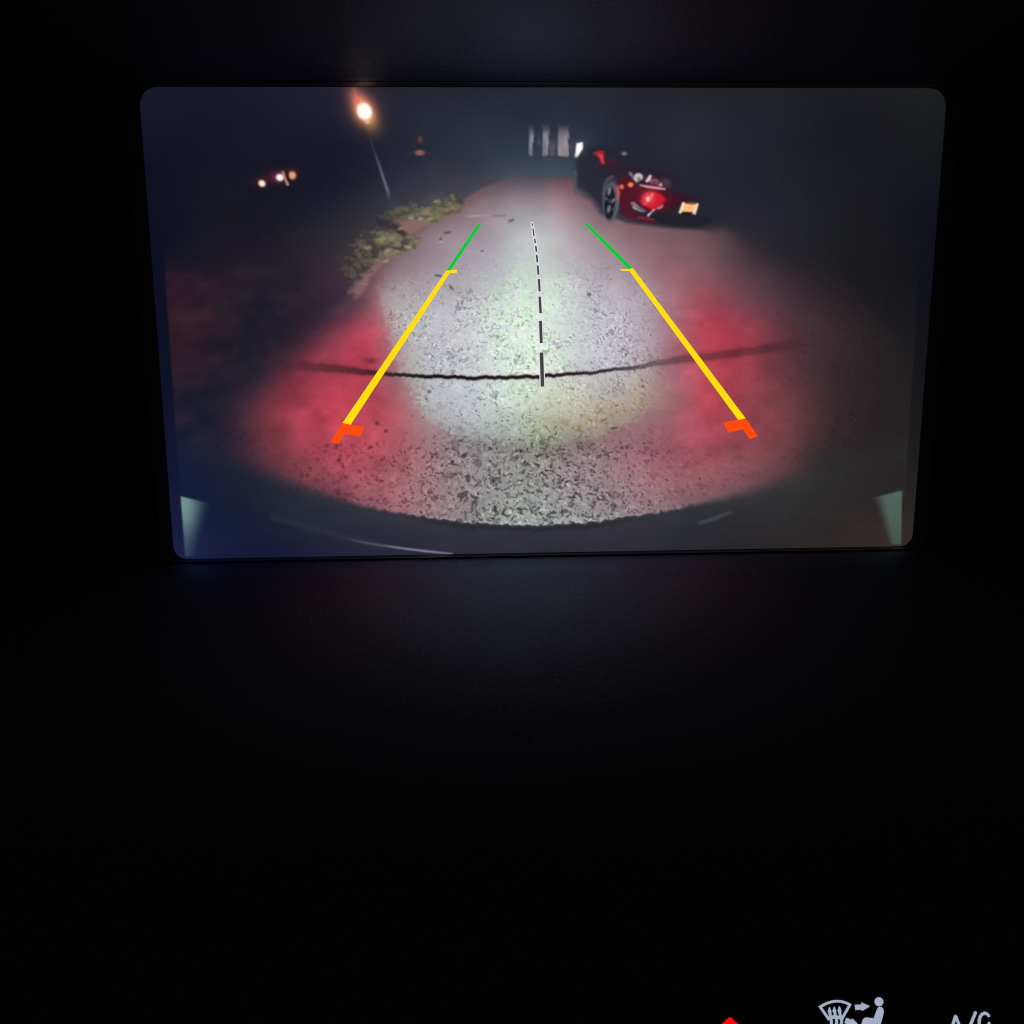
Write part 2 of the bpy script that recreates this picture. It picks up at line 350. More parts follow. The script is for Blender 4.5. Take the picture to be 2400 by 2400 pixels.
# fine stone texture: grows towards the bumper, clearest in the lit patch
XR = X-1230; depth = np.clip((Y-520)/700, 0, 1); sc_ = 4.2+4.6*depth
TY = np.interp(Y, np.arange(400, 1400, 5), np.cumsum(5/(4.2+4.6*np.clip((np.arange(400, 1400, 5)-520)/700, 0, 1))))
lit = sstep(110, 175, IMG[..., 1]); low_ = sstep(985, 1075, Y)
redz = sstep(30, 80, IMG[..., 0]-IMG[..., 1])
side = np.exp(-(XR/390)**4)
amp = ra*sstep(560, 760, Y)*(.06+.52*lit+.5*low_*side)*(1-.7*redz*(1-.6*low_))
amp *= .5+.9*np.maximum(sstep(.35, .65, fbm(X/60, Y/45, 3, 21)), .6*low_)
wx = (fbm(X/15, Y/15, 2, 6)-.5)*3.2; wy = (fbm(X/15, Y/15, 2, 7)-.5)*3.2
TX = XR/sc_
n1 = vnoise(TX*1.25+wx+300, TY*1.3+wy, 11); n2 = vnoise(TX*1.9-wy+500, TY*1.9+wx, 13); n3 = vnoise(TX*.5+wy+200, TY*.6-wx, 17)
pit = sstep(.60, .80, n1)*(.55+.45*sstep(.4, .7, n3)); pale = sstep(.62, .85, n2)*(1-sstep(.3, .55, n1))
IMG += (amp*(-66*pit+(30-6*low_)*pale+(n2-.5)*16+(n3-.5)*12))[..., None]*np.array([1, 1, .97], np.float32)
soft_n = fbm(X/46, Y/38, 4, 81)-.5; IMG *= (1+ra*(.10+.22*redz)*soft_n)[..., None]
hues = fbm(X/9, Y/8, 2, 31)-.5; hue2 = fbm(X/10, Y/9, 2, 33)-.5
gl = np.exp(-((X-1225)/140)**2-((Y-740)/170)**2)*ra
IMG[..., 1] += gl*hues*22; IMG[..., 0] += gl*(hue2*28-1); IMG[..., 2] += gl*((hue2-hues)*18-3)
yl = ra*np.exp(-((dp+34)/30)**2)*(sstep(1150, 1320, X)*sstep(820, 900, Y)+.55*(1-sstep(950, 1020, X))*sstep(700, 850, Y))*1.5
IMG += (yl*fbm(X/14, Y/10, 3, 41))[..., None]*np.array([-2, -4, -19], np.float32)
# dark pits and pale stones
def specks(n_, x0, y0, x1, y1, size, col, alpha, mode='mul', dens=None):
    k = 0
    while k < n_:
        x, y = rng.uniform(x0, x1), rng.uniform(y0, y1)
        k += 1
        if dens is not None and rng.random() > dens(x, y): continue
        s = rng.uniform(*size)*(.55+.75*(y-540)/640); ang = rng.normal(20, 45)
        blob(x, y, s*rng.uniform(.9, 1.5), s*rng.uniform(.6, .9), col, ang, alpha*rng.uniform(.4, 1), .45, None, mode)
dn_patch = lambda x, y: float(np.exp(-((x-1220)/240)**4)*(.25+.75*TAB[int(x/26) & 255, int(y/20) & 255]))
specks(900, 890, 640, 1600, 1040, (1.4, 2.6), (.45, .44, .43), .7, 'mul', dn_patch)
specks(800, 1080, 640, 1420, 1020, (1.6, 2.8), (240, 250, 242), .32, 'mix', lambda x, y: float(np.exp(-((x-1235)/110)**2-((y-760)/160)**2))*1.0)
dn_low = lambda x, y: float(np.exp(-((x-1230)/300)**4))*(.3+.7*TAB[int(x/30) & 255, int(y/24) & 255])
specks(1700, 800, 1030, 1700, 1235, (1.5, 2.6), (.46, .46, .48), .75, 'mul', dn_low)
specks(500, 900, 1050, 1600, 1235, (2.0, 3.4), (190, 196, 196), .22, 'mix', lambda x, y: float(np.exp(-((x-1260)/220)**2))*sstep(1030, 1200, y))
specks(160, 700, 1040, 900, 1190, (2, 4.5), (.62, .58, .6), .45, 'mul')
for x, y, a, b_, an in ((1027,646,9,3,8),(1058,674,8,3,50),(1049,545,9,3,-12),(1032,562,6,3,-50),(1198,517,8,3,-15),(1130,588,4,2,-20),(1381,690,5,5,0),(1006,918,5,4,0),(884,992,6,5,30),(840,1002,5,4,0),(796,1078,5,4,0),(904,1010,5,4,0),(1440,1003,9,3,-10),(1470,1048,5,5,0),(1458,1050,4,4,0)):
    blob(x, y, a, b_, (46, 38, 40), an, .5, .5)
for x, y, a, b_ in ((1032,566,5,2.5),(1312,558,7,2.5),(856,666,6,2.5)): blob(x, y, a, b_, (205, 190, 190), 0, .6, .5)
line([(1090,507),(1112,506),(1130,505),(1150,504)], 4, (200, 186, 196), 2, .5, ends=[.4, 1, .5, .3])
line([(1155,506),(1185,505)], 4, (90, 80, 92), 2, .4)
# the tar joint across the road
CR = [(640,853),(720,858),(800,866),(870,873),(930,878),(1030,883),(1130,886),(1210,885),(1290,881),(1390,872),(1480,862),(1560,848),(1640,838),(1720,828),(1800,817),(1880,803),(1960,790)]
xs = [p[0] for p in CR]; ys = [p[1] for p in CR]
yc = np.interp(X, xs, ys)+(fbm(X/16, X*0+3.3, 3, 14)-.5)*8
wid = np.interp(X, [640, 800, 930, 1130, 1300, 1450, 1600, 1800, 1960], [11, 8, 3.6, 4.0, 3.8, 3.2, 8, 9, 11])
al = np.interp(X, [640, 720, 850, 930, 1020, 1300, 1430, 1540, 1650, 1800, 1960], [0, .35, .62, .85, .97, .97, .85, .4, .38, .36, 0])
a = np.minimum(1.7*np.exp(-((Y-yc)/wid)**2), 1)*al
IMG[:] = IMG*(1-a[..., None])+np.array([20, 14, 18], np.float32)*a[..., None]*np.interp(X, [640, 850, 1000, 1500, 1960], [1.8, 1.8, 1, 2, 1.8])[..., None]
a = np.exp(-((Y-yc+wid*1.9)/(wid*.8))**2)*np.interp(X, [960, 1050, 1350, 1450], [0, .35, .35, 0])
IMG += a[..., None]*np.array([30, 16, 16], np.float32)
blob(868, 846, 16, 7, (70, 28, 40), 0, .5)

# --- verge and grass
poly([(1085,470),(1105,452),(1150,436),(1195,418),(1215,420),(1150,450),(1100,482)], (108, 86, 94), 9, .4, 3)
poly([(1062,500),(1010,522),(965,552),(935,580),(900,612),(868,648),(850,690),(830,700),(850,640),(890,590),(940,545),(950,520),(1000,500)], (150, 110, 108), 9, .7, 3)
poly([(870,620),(900,630),(878,665),(840,715),(800,740),(770,735),(830,690)], (126, 84, 94), 18, .3, 3)
LOBE1 = [(885,506),(925,488),(968,476),(1000,482),(1035,466),(1066,460),(1086,480),(1070,502),(1030,516),(985,518),(935,516),(905,514)]
LOBE2 = [(838,556),(870,544),(905,528),(938,534),(952,556),(985,562),(962,585),(915,605),(880,622),(850,650),(815,655),(800,630),(805,590)]
def grass(P, soft, dark, mid, light, tan, seed, amp_, th):
    xs = [p[0] for p in P]; ys = [p[1] for p in P]; w_ = win(min(xs)-60, min(ys)-50, max(xs)+60, max(ys)+50); x, y = X[w_], Y[w_]
    d_ = sdf(P, x+(fbm(x/11, y/9, 3, seed)-.5)*amp_, y+(fbm(x/11, y/9, 3, seed+5)-.5)*amp_)
    a_ = 1-sstep(-soft, soft, d_)
    sx = x/13+y/26; n_ = fbm(sx+(fbm(x/20, y/20, 2, seed+2)-.5)*3, y/8-x/40, 3, seed+9); n2_ = fbm(x/9-y/15, y/6+x/30, 2, seed+12)
    k1 = sstep(th-.13, th+.08, n_)[..., None]; k2 = (sstep(.55, .78, n2_)*k1[..., 0])[..., None]; k3 = sstep(.62, .8, fbm(x/24, y/16, 2, seed+15))[..., None]
    c = np.array(dark)*(1-k1)+np.array(mid)*k1; c = c*(1-k2*.75)+np.array(light)*k2*.75; c = c*(1-k3*.55)+np.array(tan)*k3*.55*(.5+.5*k1)
    fade = sstep(min(xs)-20, min(xs)+120, x)[..., None]
    c = c*fade+(c*.55+np.array([16, 14, 18]))*(1-fade)
    comp(w_, a_*.92, c.astype(np.float32), 2)
poly([(1066,494),(1012,520),(968,548),(985,562),(940,590),(905,612),(868,650),(840,690),(815,690),(850,640),(890,590),(935,545),(905,516),(1000,505)], (138, 104, 104), 10, .75, 3, warp=14)
poly([(985,475),(1010,452),(1040,450),(1045,470),(1010,486)], (80, 76, 84), 9, .6)
grass(LOBE1, 5, (84,80,72), (112,110,84), (140,134,106), (134,110,98), 3, 26, .44)
grass(LOBE2, 10, (70,65,64), (106,103,82), (142,138,108), (140,112,100), 23, 34, .47)
poly([(885,514),(915,513),(940,528),(956,550),(944,556),(920,537),(885,528)], (46, 40, 50), 6, .75, warp=10)
poly([(1072,450),(1088,478),(1084,484),(1066,462)], (62, 54, 62), 5, .55)
for x, y, a in ((964,511,1),(985,513,1),(1008,513,.9),(1021,472,.7),(860,581,.9),(938,536,.8),(957,580,1),(908,588,.9),(905,612,.9),(896,560,.8)):
    blob(x, y, 6.5, 3.4, (196, 172, 148), -15, .6*a, .7)
for x, y in ((893,560),(918,558)): blob(x, y, 10, 6, (140, 152, 98), -10, .5, .8)

# --- street lamp and its post
line([(862,296),(867,318),(874,345),(880,362),(888,385),(897,412),(908,446),(914,468)], [3, 3, 3, 4, 5, 5.5, 6.5, 6], (126, 128, 144), 2.6, .8, 4, ends=[.12, .16, .28, .45, .75, .9, .9, .1])
blob(920, 480, 16, 18, (52, 68, 76), 0, .5)
for c in ((848,250,44,56,(36,18,12),-25),(838,232,19,32,(112,54,36),-28),(869,284,20,30,(70,52,18),-24),(854,262,25,29,(100,52,22),-20),(854,261,20,23,(120,70,40),-20)):
    blob(c[0], c[1], c[2], c[3], c[4], c[5], 1, 0, None, 'add')
line([(828,206),(834,222),(840,240)], [3, 5, 8], (190, 120, 100), 4, .5)
blob(854, 261, 17, 20, (255, 252, 246), -25, 1, .22, 4); blob(861, 286, 6, 4, (232, 190, 165), 0, .8, .5, 4)
# small far lights
blob(985, 327, 6, 7, (120, 62, 66), 0, .8, .6, 11); blob(984, 358, 10, 5.5, (190, 132, 130), 0, .9, .6, 12)
blob(984, 358, 18, 4, (110, 50, 56), 0, .5); blob(1020, 410, 26, 32, (62, 62, 76), 0, .35)
blob(640, 415, 46, 16, (58, 26, 36), -14, .8); blob(612, 426, 16, 10, (70, 28, 40), 0, .6)
blob(614, 430, 8.5, 7.5, (255, 226, 200), 30, 1, .4, 5); blob(654, 415, 15, 12, (170, 50, 90), 0, .7)
blob(656, 416, 9, 8, (255, 240, 244), 10, 1, .35, 13); line([(663,404),(668,418),(674,432)], [6, 5, 7], (205, 160, 140), 2, .85, 13)
blob(685, 410, 13, 13, (96, 48, 28), 0, .7); blob(685, 411, 8.5, 9, (226, 160, 116), -20, 1, .4, 14); line([(674,404),(676,422)], 4, (20, 16, 20), 2, .8)

# --- far white boards of a building
def strip(x0, x1, y0, y1, c, a):
    w_ = win(x0-8, y0-14, x1+8, y1+8); x, y = X[w_], Y[w_]
    j = (fbm(x/5, y/18, 3, 17)-.5)*9
    m_ = sstep(x0-2+j*.5, x0+2+j*.5, x)*(1-sstep(x1-2+j, x1+2+j, x))*sstep(y0-14, y0+26, y)*(1-sstep(y1-3+j, y1+3+j, y))
    comp(w_, m_*a*(.62+.7*fbm(x/9, y/22, 2, 19)), c, 6, th=.3)
strip(1240, 1249, 302, 364, (136, 138, 148), .95); strip(1259, 1266, 312, 340, (104, 104, 116), .5)
strip(1271, 1286, 300, 365, (140, 136, 146), .95); strip(1287, 1303, 322, 350, (92, 88, 100), .7); strip(1289, 1300, 346, 364, (104, 100, 112), .7)
strip(1307, 1333, 300, 366, (138, 130, 138), .95); strip(1310, 1330, 330, 366, (150, 140, 146), .5); strip(1337, 1342, 336, 350, (96, 92, 102), .7)

# --- parked red car
K = 7
poly([(1350,372),(1372,345),(1420,338),(1475,350),(1540,378),(1600,405),(1650,440),(1672,480),(1665,515),(1630,530),(1560,526),(1490,516),(1452,500),(1425,510),(1408,500),(1395,470),(1370,455),(1350,440)], (36, 38, 49), 8, .75, K)
poly([(1352,440),(1375,452),(1402,475),(1414,508),(1400,495),(1385,472),(1360,458)], (72, 70, 82), 6, .7, K)
poly([(1500,480),(1540,440),(1600,425),(1680,440),(1720,490),(1700,520),(1660,526),(1600,528),(1540,520),(1500,512)], (36, 37, 47), 14, .8, K)
poly([(1490,508),(1540,500),(1600,500),(1650,506),(1672,512),(1660,527),(1620,532),(1560,527),(1500,516)], (32, 33, 42), 4, .9, K)
poly([(1415,385),(1450,382),(1480,395),(1500,425),(1490,440),(1450,430),(1430,410)], (54, 30, 43), 13, .6, K)
poly([(1445,425),(1470,412),(1500,438),(1560,447),(1580,452),(1590,475),(1560,480),(1525,498),(1500,500),(1482,512),(1458,500),(1448,470)], (82, 22, 36), 7, .9, K)
poly([(1548,447),(1592,453),(1640,466),(1600,474),(1575,497),(1545,494)], (56, 20, 32), 8, .75, K); poly([(1440,400),(1490,392),(1560,402),(1600,425),(1570,428),(1500,402)], (46, 28, 39), 9, .6, K)
poly([(1452,500),(1490,508),(1530,516),(1560,527),(1500,520),(1470,512)], (86, 28, 42), 4, .7, K)
line([(1496,509),(1515,512),(1532,515)], [4, 6, 3], (150, 40, 58), 2.5, .85, K)
line([(1349,400),(1347,425),(1350,452)], [7, 10, 8], (78, 80, 92), 3, .75, K); line([(1353,448),(1362,456)], 7, (92, 92, 102), 4, .5, K)
# front wheel
line([(1436,414),(1424,420),(1416,437),(1413,455)], [7, 8, 7, 4], (88, 80, 90), 3, .8, K)
blob(1432, 472, 20, 47, (84, 84, 94), 3, 1, .12, K); blob(1437, 472, 12, 44, (96, 96, 106), 3, .5, .5)
blob(1429, 476, 12.5, 38, (24, 26, 34), 3, .95, .16)
for x, y, a, b_, an, c in ((1428,448,3.6,10,10,132),(1437,470,7,3.2,-45,120),(1427,490,4,9,15,124),(1421,466,3.5,4,0,86),(1438,490,3,6,20,70),(1428,470,4,4,0,60)):
    blob(x, y, a, b_, (c, c+2, c+10), an, .9, .5)
line([(1447,438),(1450,452),(1448,468)], [5, 7, 4], (196, 96, 84), 2, .85, K)
# headlamp
poly([(1474,404),(1486,404),(1512,407),(1545,417),(1572,430),(1566,441),(1545,442),(1512,436),(1492,428)], (54, 34, 50), 4, .9, K)
blob(1479, 409, 4, 7, (150, 140, 150), -40, .7, .5); line([(1483,416),(1492,428)], 4, (150, 130, 140), 2, .5, K)
blob(1496, 416, 11, 10, (204, 194, 198), -20, 1, .3, K); blob(1497, 418, 5, 4, (120, 110, 112), 0, .7, .5); blob(1506, 426, 10, 5, (30, 24, 32), 10, .7, .5)
poly([(1523,409),(1528,412),(1524,424),(1515,428),(1512,424)], (236, 200, 214), 2, .95, K)
blob(1534, 426, 10, 7, (165, 96, 122), 0, .8, .4); blob(1534, 428, 5, 4, (90, 44, 66), 0, .7, .5); poly([(1549,427),(1553,436),(1542,436)], (240, 200, 214), 2, .9, K)
blob(1562, 428, 12, 9, (96, 62, 80), 30, .6, .5)
line([(1500,434),(1520,438),(1540,441),(1558,443)], [3, 6, 6, 4], (246, 176, 192), 2, .95, K)
# orange markers, red shine, fog lamp, plate
blob(1478, 433, 6.5, 5.5, (255, 132, 84), -15, 1, .4, K); blob(1457, 438, 5, 5.5, (244, 110, 96), 0, .95, .4, K)
blob(1534, 466, 34, 20, (140, 20, 38), 14, .7); poly([(1504,460),(1514,450),(1534,448),(1552,457),(1560,468),(1548,482),(1531,494),(1514,484),(1500,474)], (212, 30, 48), 4, .9, K)
blob(1520, 464, 13, 13, (255, 92, 100), 0, .8); blob(1518.5, 467, 4.5, 6, (255, 205, 205), 15, 1, .5); blob(1528, 458, 4, 6, (255, 140, 140), 20, .7, .6); blob(1512, 478, 5, 4, (240, 80, 90), 0, .6, .6)
poly([(1478,474),(1486,473),(1498,484),(1514,494),(1508,499),(1492,494),(1482,486)], (136, 130, 144), 2.5, .95, K)
blob(1489, 486, 6, 5, (176, 160, 170), 30, .9, .5); line([(1482,480),(1500,490),(1510,495)], 2.5, (60, 50, 64), 1.5, .7)
line([(1482,490),(1500,499),(1516,500)], 3, (30, 28, 36), 2, .8)
line([(1519,505),(1527,497),(1534,491)], [5, 3, 3], (230, 212, 222), 1.6, .95, K); line([(1541,489),(1550,485),(1553,481)], [4, 6, 3], (226, 132, 150), 2, .9, K)
poly([(1601,475),(1636,476),(1630,497),(1596,496)], (255, 196, 132), 2, 1, K)
poly([(1599,474),(1605,474),(1597,500),(1590,500)], (255, 232, 200), 1.6, .95, K); poly([(1632,477),(1638,478),(1630,503),(1622,501)], (252, 216, 190), 1.6, .95, K)
line([(1607,476),(1622,478),(1631,477)], 3, (60, 40, 40), 1.5, .8, K); blob(1616, 487, 9, 5, (255, 180, 112), 0, .6, .6)
line([(1600,501),(1618,502)], 4, (20, 18, 22), 2, .7, K)
# mirror glow, bright light behind, glint on the bonnet
poly([(1390,358),(1404,353),(1415,355),(1417,384),(1411,385),(1402,368)], (196, 36, 54), 3.5, .9, K); poly([(1404,362),(1412,362),(1416,384),(1411,384)], (240, 66, 80), 2.5, .9, K)
blob(1430, 378, 16, 10, (80, 26, 40), 0, .6); blob(1463, 360, 6.5, 4, (132, 134, 142), 0, .85, .5, K)
blob(1357, 346, 16, 20, (90, 88, 96), 0, .5)
poly([(1351,336),(1366,333),(1366,348),(1356,364),(1348,368)], (255, 255, 252), 2, 1, 15); blob(1351, 364, 4, 5, (240, 220, 180), 0, .7, .6)
# kerb debris at the far right of the car
blob(1690, 545, 26, 12, (88, 70, 78), 10, .5)

# --- own rear bumper along the bottom
BU = [(440,1100,24,29,55),(440,1200,22,30,60),(450,1290,28,33,66),(550,1150,26,31,52),(600,1250,24,28,52),(700,1290,27,29,54),(700,1190,38,42,54),(800,1240,40,43,58),(900,1280,40,41,56),(950,1230,48,49,60),(1100,1260,49,49,62),(1200,1250,50,50,62),(1300,1285,45,45,57),(1400,1250,50,50,60),(1550,1230,48,49,57),(1600,1275,42,42,50),(1700,1200,46,48,53),(1750,1260,42,40,44),(1850,1170,48,48,50),(1900,1230,44,40,41),(2000,1200,45,39,39),(2000,1260,47,40,39),(2090,1180,42,37,37),(2100,1270,54,46,43)]
BUC = tps(BU)
by = np.interp(X, [340,480,590,700,800,880,960,1030,1100,1180,1250,1320,1400,1500,1600,1700,1750,1850,1930,2050,2200], [1010,1060,1102,1143,1174,1192,1206,1217,1225,1229,1231,1229,1223,1208,1190,1168,1156,1122,1095,1050,1000])
by = by+(fbm(X/13, X*0+1.7, 3, 51)-.5)*np.interp(X, [700, 900, 1600, 1750], [2, 9, 9, 2])
sf = np.interp(X, [340, 600, 850, 1000, 1450, 1600, 1800, 2000], [60, 34, 8, 2.2, 2.2, 5, 26, 60])
ba = sstep(-sf, sf, Y-by)
IMG[:] = IMG*(1-ba[..., None])+BUC*(1+.1*(fbm(X/60, Y/25, 3, 61)-.5))[..., None]*ba[..., None]; LAB[ba > .5] = 8
a = np.exp(-((Y-by-9)/5)**2)*np.interp(X, [950, 1050, 1400, 1550], [0, .55, .55, 0])
IMG[:] = IMG*(1-a[..., None]*.55)+np.array([20, 20, 26], np.float32)*a[..., None]*.55
a = np.exp(-((Y-by+3)/4)**2)*np.interp(X, [1000, 1100, 1380, 1450], [0, .4, .4, 0])*(vnoise(X/7, Y/5, 71))
IMG += a[..., None]*np.array([80, 84, 84], np.float32)
line([(800,1258),(850,1271),(900,1279),(950,1286),(1000,1292),(1060,1298)], [3, 4, 4, 4.5, 4.5, 3], (158, 158, 172), 2.2, .85, ends=[.05, .5, .7, .9, 1, .9])
line([(640,1212),(740,1240),(830,1265),(900,1280)], 12, (56, 58, 72), 9, .4)
line([(1640,1226),(1675,1215),(1712,1201)], [6, 9, 5], (84, 84, 90), 5, .6)
# pale corner reflections
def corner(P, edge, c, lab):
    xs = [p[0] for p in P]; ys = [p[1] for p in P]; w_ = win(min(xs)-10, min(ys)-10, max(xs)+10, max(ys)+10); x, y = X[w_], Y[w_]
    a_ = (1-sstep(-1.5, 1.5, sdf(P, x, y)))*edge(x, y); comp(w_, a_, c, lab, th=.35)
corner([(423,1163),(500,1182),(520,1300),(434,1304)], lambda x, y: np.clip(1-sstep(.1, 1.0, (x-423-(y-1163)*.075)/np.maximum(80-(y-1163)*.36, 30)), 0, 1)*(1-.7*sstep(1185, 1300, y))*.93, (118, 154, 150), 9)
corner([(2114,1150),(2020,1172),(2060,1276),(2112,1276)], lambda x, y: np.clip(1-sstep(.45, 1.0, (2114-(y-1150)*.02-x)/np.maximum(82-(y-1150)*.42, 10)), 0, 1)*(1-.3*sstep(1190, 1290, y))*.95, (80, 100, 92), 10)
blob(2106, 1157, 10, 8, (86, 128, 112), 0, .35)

# --- unlit margin of the LCD left and right of the picture
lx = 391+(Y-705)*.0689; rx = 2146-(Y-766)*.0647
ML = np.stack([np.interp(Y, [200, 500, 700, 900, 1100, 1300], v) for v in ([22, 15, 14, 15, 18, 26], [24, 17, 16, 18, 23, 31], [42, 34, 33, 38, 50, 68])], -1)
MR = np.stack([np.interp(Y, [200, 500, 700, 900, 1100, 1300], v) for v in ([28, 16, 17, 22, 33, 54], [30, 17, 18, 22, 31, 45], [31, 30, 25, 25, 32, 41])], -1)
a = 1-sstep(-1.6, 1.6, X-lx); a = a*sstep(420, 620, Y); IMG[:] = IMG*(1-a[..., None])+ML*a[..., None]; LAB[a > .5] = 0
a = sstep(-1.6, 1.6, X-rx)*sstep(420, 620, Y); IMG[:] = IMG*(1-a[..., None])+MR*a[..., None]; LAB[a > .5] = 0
# softness of the little camera's picture
SHARP = IMG.copy(); keep = (ra*sstep(560, 680, Y)*(1-.4*redz))[..., None]
for ax in (0, 1):
    pd = np.pad(IMG, [(1, 1) if k == ax else (0, 0) for k in range(3)], mode='edge')
    IMG[:] = (pd[:-2]+2*pd[1:-1]+pd[2:])/4 if ax == 0 else (pd[:, :-2]+2*pd[:, 1:-1]+pd[:, 2:])/4
IMG[:] = IMG*(1-keep)+SHARP*keep
# LCD grain
IMG += (rng.normal(0, 1, (NY, NX, 1))*1.1).astype(np.float32)+(rng.normal(0, .7, (NY, NX, 3))).astype(np.float32)
IMG *= (1+.012*np.where(np.arange(NY) % 2, 1, -1))[:, None, None]
LIN = s2l(np.clip(IMG, 0, 255)/255.).astype(np.float32)

# --- split the picture into the pieces one can point at
FL = LAB[:-1, :-1]
ids = np.arange(NX*NY).reshape(NY, NX)
quads = np.stack([ids[:-1, :-1], ids[1:, :-1], ids[1:, 1:], ids[:-1, 1:]], -1)
PTS = np.stack([GU, GV, np.zeros_like(GU)], -1).reshape(-1, 3).astype(np.float32); CLR = np.concatenate([LIN.reshape(-1, 3), np.ones((NX*NY, 1), np.float32)], 1)
def picture(name, sel, parent, label):
    q = quads[sel].reshape(-1, 4)
    if len(q) == 0: return None
    un, inv = np.unique(q, return_inverse=True); inv = inv.reshape(-1)
    me = bpy.data.meshes.new(name)
    me.vertices.add(len(un)); me.vertices.foreach_set('co', PTS[un].ravel())
    me.loops.add(len(inv)); me.loops.foreach_set('vertex_index', inv.astype(np.int32))
    me.polygons.add(len(q)); me.polygons.foreach_set('loop_start', np.arange(0, len(inv), 4, dtype=np.int32))
    me.update(calc_edges=True)
    ca = me.color_attributes.new('pixel', 'FLOAT_COLOR', 'POINT'); ca.data.foreach_set('color', CLR[un].ravel())
    return link(name, me, M['screen'], parent, label)
screen = picture('screen', FL == 0, disp, 'dark night sky and verge in the screen picture')
for k, nm, lb in ((1, 'displayed_road', 'road lit white and red in the screen picture'), (2, 'displayed_grass', 'green grass clumps in the screen picture'),
                  (3, 'displayed_verge', 'reddish road edge in the screen picture'), (4, 'displayed_street_lamp', 'glowing orange street lamp in the screen picture'),
                  (5, 'displayed_far_light', 'leftmost pale far light in the screen picture'), (13, 'displayed_far_light', 'white and pink far light in the screen picture'), (14, 'displayed_far_light', 'orange far light in the screen picture'), (11, 'displayed_far_light', 'dim red far light in the screen picture'), (12, 'displayed_far_light', 'pinkish far light in the screen picture'), (15, 'displayed_far_light', 'bright white light beside the car in the screen picture'), (6, 'displayed_building', 'pale far building in the screen picture'),
                  (7, 'displayed_car', 'dark red parked car in the screen picture'), (8, 'displayed_bumper', 'dark rear bumper edge in the screen picture'),
                  (9, 'displayed_reflection', 'pale teal reflection in the left corner of the screen picture'), (10, 'displayed_reflection', 'dull green reflection in the right corner of the screen picture')):
    picture(nm, FL == k, screen, lb)

# --- guide lines drawn over the picture
def overlay(name, polys_px, mat, label=None, z=.00008):
    P = [[px(a, b_) for a, b_ in q] for q in polys_px]
    return link(name, prism(name, P, z-.00004, z), M[mat], screen, label)
overlay('guide_line', [[(1120,525),(1128,526),(1056,634),(1046,634)]], 'green', 'green guide line on the left')
overlay('guide_line', [[(1369,525),(1377,524),(1483,628),(1473,631)]], 'green', 'green guide line on the right')
overlay('guide_line', [[(1046,634),(1072,632),(1071,639),(1054,640),(822,995),(803,991),(1042,640)]], 'yellow', 'yellow guide line on the left')
overlay('guide_line', [[(1453,630),(1474,631),(1483,628),(1747,980),(1730,984),(1475,635),(1458,635)]], 'yellow', 'yellow guide line on the right')
overlay('guide_marker', [[(803,991),(822,995),(854,1000),(844,1023),(808,1016),(794,1040),(775,1036)]], 'orange', 'orange bracket on the left')
overlay('guide_marker', [[(1696,990),(1730,984),(1747,980),(1776,1022),(1757,1029),(1741,1006),(1707,1014)]], 'orange', 'orange bracket on the right')
DASH = [(1246.5,523,1248,530,3),(1249,536,1251.3,553,3.4),(1253,560,1254.6,570,3.6),(1255.4,576,1257.4,590,4),(1257.6,597,1259.6,615,4.4),(1260,622,1262,644,4.8),(1263,654,1264.6,683,5.2),(1264.8,695,1267,734,6),(1266.5,752,1268.6,804,7),(1269,826,1271.5,906,8.6)]
for i, (xa, ya, xb, yb, wd) in enumerate(DASH):
    o = wd+(5 if i < 5 else 4.5 if i < 7 else 4); dy = 2.6 if i < 8 else 1.2
    q = [(xa-o/2, ya-dy+2), (xa-o/2+2, ya-dy), (xa+o/2-2, ya-dy), (xa+o/2, ya-dy+2), (xb+o/2, yb+dy-2), (xb+o/2-2, yb+dy), (xb-o/2+2, yb+dy), (xb-o/2, yb+dy-2)]
    overlay('dash_outline', [q], 'dash_white', None, .00006)
    overlay('center_dash', [[(xa-wd/2, ya), (xa+wd/2, ya), (xb+wd/2, yb), (xb-wd/2, yb)]], 'dash_black', None, .00014)

# ---------------------------------------------------------------- backlit buttons below
WC = WF+.0012; WS = WC+.00012
def button(name, label, cat, x0, y0, x1, y1):
    ua, va = px(x0, y1, WC); ub, vb = px(x1, y0, WC); cu, cv = (ua+ub)/2, (va+vb)/2
    e = empty(name, label, cat, cu, cv, WF)
    P0 = rrect(ua-cu, va-cv, ub-cu, vb-cv, .0022); n_ = len(P0); h, ww = (vb-va)/2, (ub-ua)/2
    rings = [(1, -.002), (1, WC-WF-.0004), (.985, WC-WF-.0001), (.96, WC-WF)]
    V = [(a*s, b_*s, w) for s, w in rings for a, b_ in P0]
    F = [(k*n_+i, k*n_+(i+1) % n_, (k+1)*n_+(i+1) % n_, (k+1)*n_+i) for k in range(3) for i in range(n_)]+[tuple(range(3*n_, 4*n_))]
    link('cap', mesh('cap', V, F), M['cap'], e)
    return e, (cu, cv, WF)
def sym(name, polys, mat, par, off):
    return link(name, prism(name, polys, WC-.00005, WS, off), M[mat], par)
P2 = lambda L: [px(a, b_, WS) for a, b_ in L]
Z = lambda L: [(1880+a*.13458, 2310+b_*.13458) for a, b_ in L]
def ringpoly(outer, inner):
    return [[outer[i], outer[(i+1) % len(outer)], inner[(i+1) % len(inner)], inner[i]] for i in range(len(outer))]

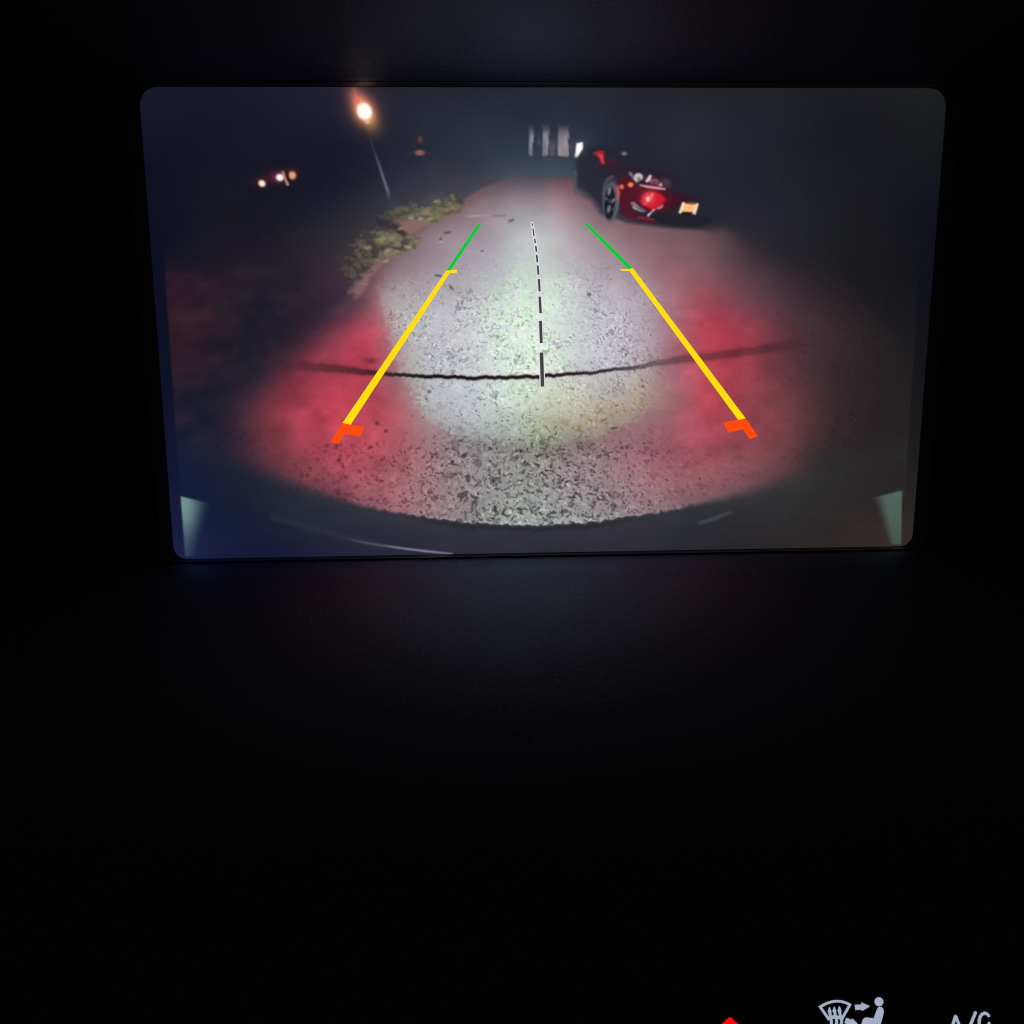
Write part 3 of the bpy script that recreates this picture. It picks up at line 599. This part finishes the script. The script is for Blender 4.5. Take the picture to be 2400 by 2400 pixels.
hz, off = button('hazard_button', 'black hazard button with a glowing red triangle at the bottom edge', 'button', 1600, 2362, 1822, 2500)
def tri(k):
    P = []
    for cx, cy, a0 in ((1711, 2389+k*1.5, -90), (1711+64-k*2.2, 2446-k, 30), (1711-64+k*2.2, 2446-k, 150)):
        P += [(cx+4*math.cos(math.radians(a0+t)), cy+4*math.sin(math.radians(a0+t))) for t in (-45, -15, 15, 45)]
    return P
sym('warning_triangle', [P2(q) for q in ringpoly(tri(0), tri(13))], 'red_sym', hz, off)

af, off = button('air_flow_button', 'black air flow button with pale windscreen, arrows and seated figure symbol', 'button', 1888, 2322, 2112, 2500)
arc = lambda pts, n_=10: [((1-t)**2*pts[0][0]+2*t*(1-t)*pts[1][0]+t*t*pts[2][0], (1-t)**2*pts[0][1]+2*t*(1-t)*pts[1][1]+t*t*pts[2][1]) for t in [i/n_ for i in range(n_+1)]]
wo = arc([(288,370), (590,165), (860,330)])+arc([(705,605), (570,545), (452,608)], 6)
wi = arc([(345,380), (590,225), (806,345)])+arc([(690,555), (575,490), (468,550)], 6)
sym('windscreen_symbol', [P2(q) for q in ringpoly(Z(wo), Z(wi))], 'white_sym', af, off)
for tip, body in (((480,385), [(482,455), (488,500), (502,560), (512,640), (508,700), (490,760)]), ((563,378), [(566,450), (575,500), (596,560), (604,640), (600,700), (582,760)]), ((652,370), [(652,445), (662,500), (688,570), (690,640), (680,700), (662,760)])):
    hd = [(tip[0]-8, tip[1]+4), (tip[0], tip[1]-8), (tip[0]+8, tip[1]+4), (tip[0]+34, tip[1]+72), (tip[0]+24, tip[1]+84), (tip[0]-26, tip[1]+84), (tip[0]-32, tip[1]+72)]
    sp = Z(body); st_ = stroke(sp, 6, WS+.00004)
    o = sym('heat_arrow', [P2(Z(hd))], 'white_sym', af, off)
    link('arrow_shaft', prism('arrow_shaft', [st_], WC-.00003, WS+.00004, off), M['white_sym'], o)
sym('face_arrow', [P2(Z([(920,342), (1035,336), (1033,306), (1048,304), (1178,362), (1050,440), (1040,438), (1040,418), (930,426)]))], 'white_sym', af, off)
sym('foot_arrow', [P2(Z([(772,568), (868,602), (878,578), (960,660), (990,740), (880,760), (842,745), (850,705), (742,655)]))], 'white_sym', af, off)
fig = sym('seated_figure', [P2(Z([(1250,577), (1310,412), (1328,386), (1352,376), (1384,380), (1412,404), (1422,440), (1412,510), (1370,670), (1330,745), (1270,775), (1120,770), (1080,860), (1020,850), (1036,680), (1056,608), (1082,574), (1116,562)]))], 'white_sym', af, off)
link('head', prism('head', [P2(Z([(1340+75*math.cos(i*math.pi/14), 285+75*math.sin(i*math.pi/14)) for i in range(28)]))], WC-.00005, WS, off), M['white_sym'], fig)

ac, off = button('air_conditioning_button', 'black button lettered A/C in pale lit strokes at the lower right', 'button', 2196, 2340, 2364, 2500)
lt = lambda n_, ps, wd=6.3: link(n_, prism(n_, [stroke(q, wd, WS+.00003*k, True) for k, q in enumerate(ps)], WC-.00005, WS, off), M['white_sym'], ac)
lt('letter_a', [[(2239.5,2383), (2227,2423)], [(2240.5,2383), (2256,2421)], [(2231,2409), (2250,2408)]])
lt('slash', [[(2286.5,2374), (2267,2422)]])
lt('letter_c', [[(2317.5,2381), (2313.5,2376.5), (2308,2375), (2302,2377.5), (2297.5,2384), (2295.3,2393), (2295.3,2402), (2298,2410), (2303,2415), (2309,2416), (2315,2412), (2318,2405), (2318.5,2399)]])
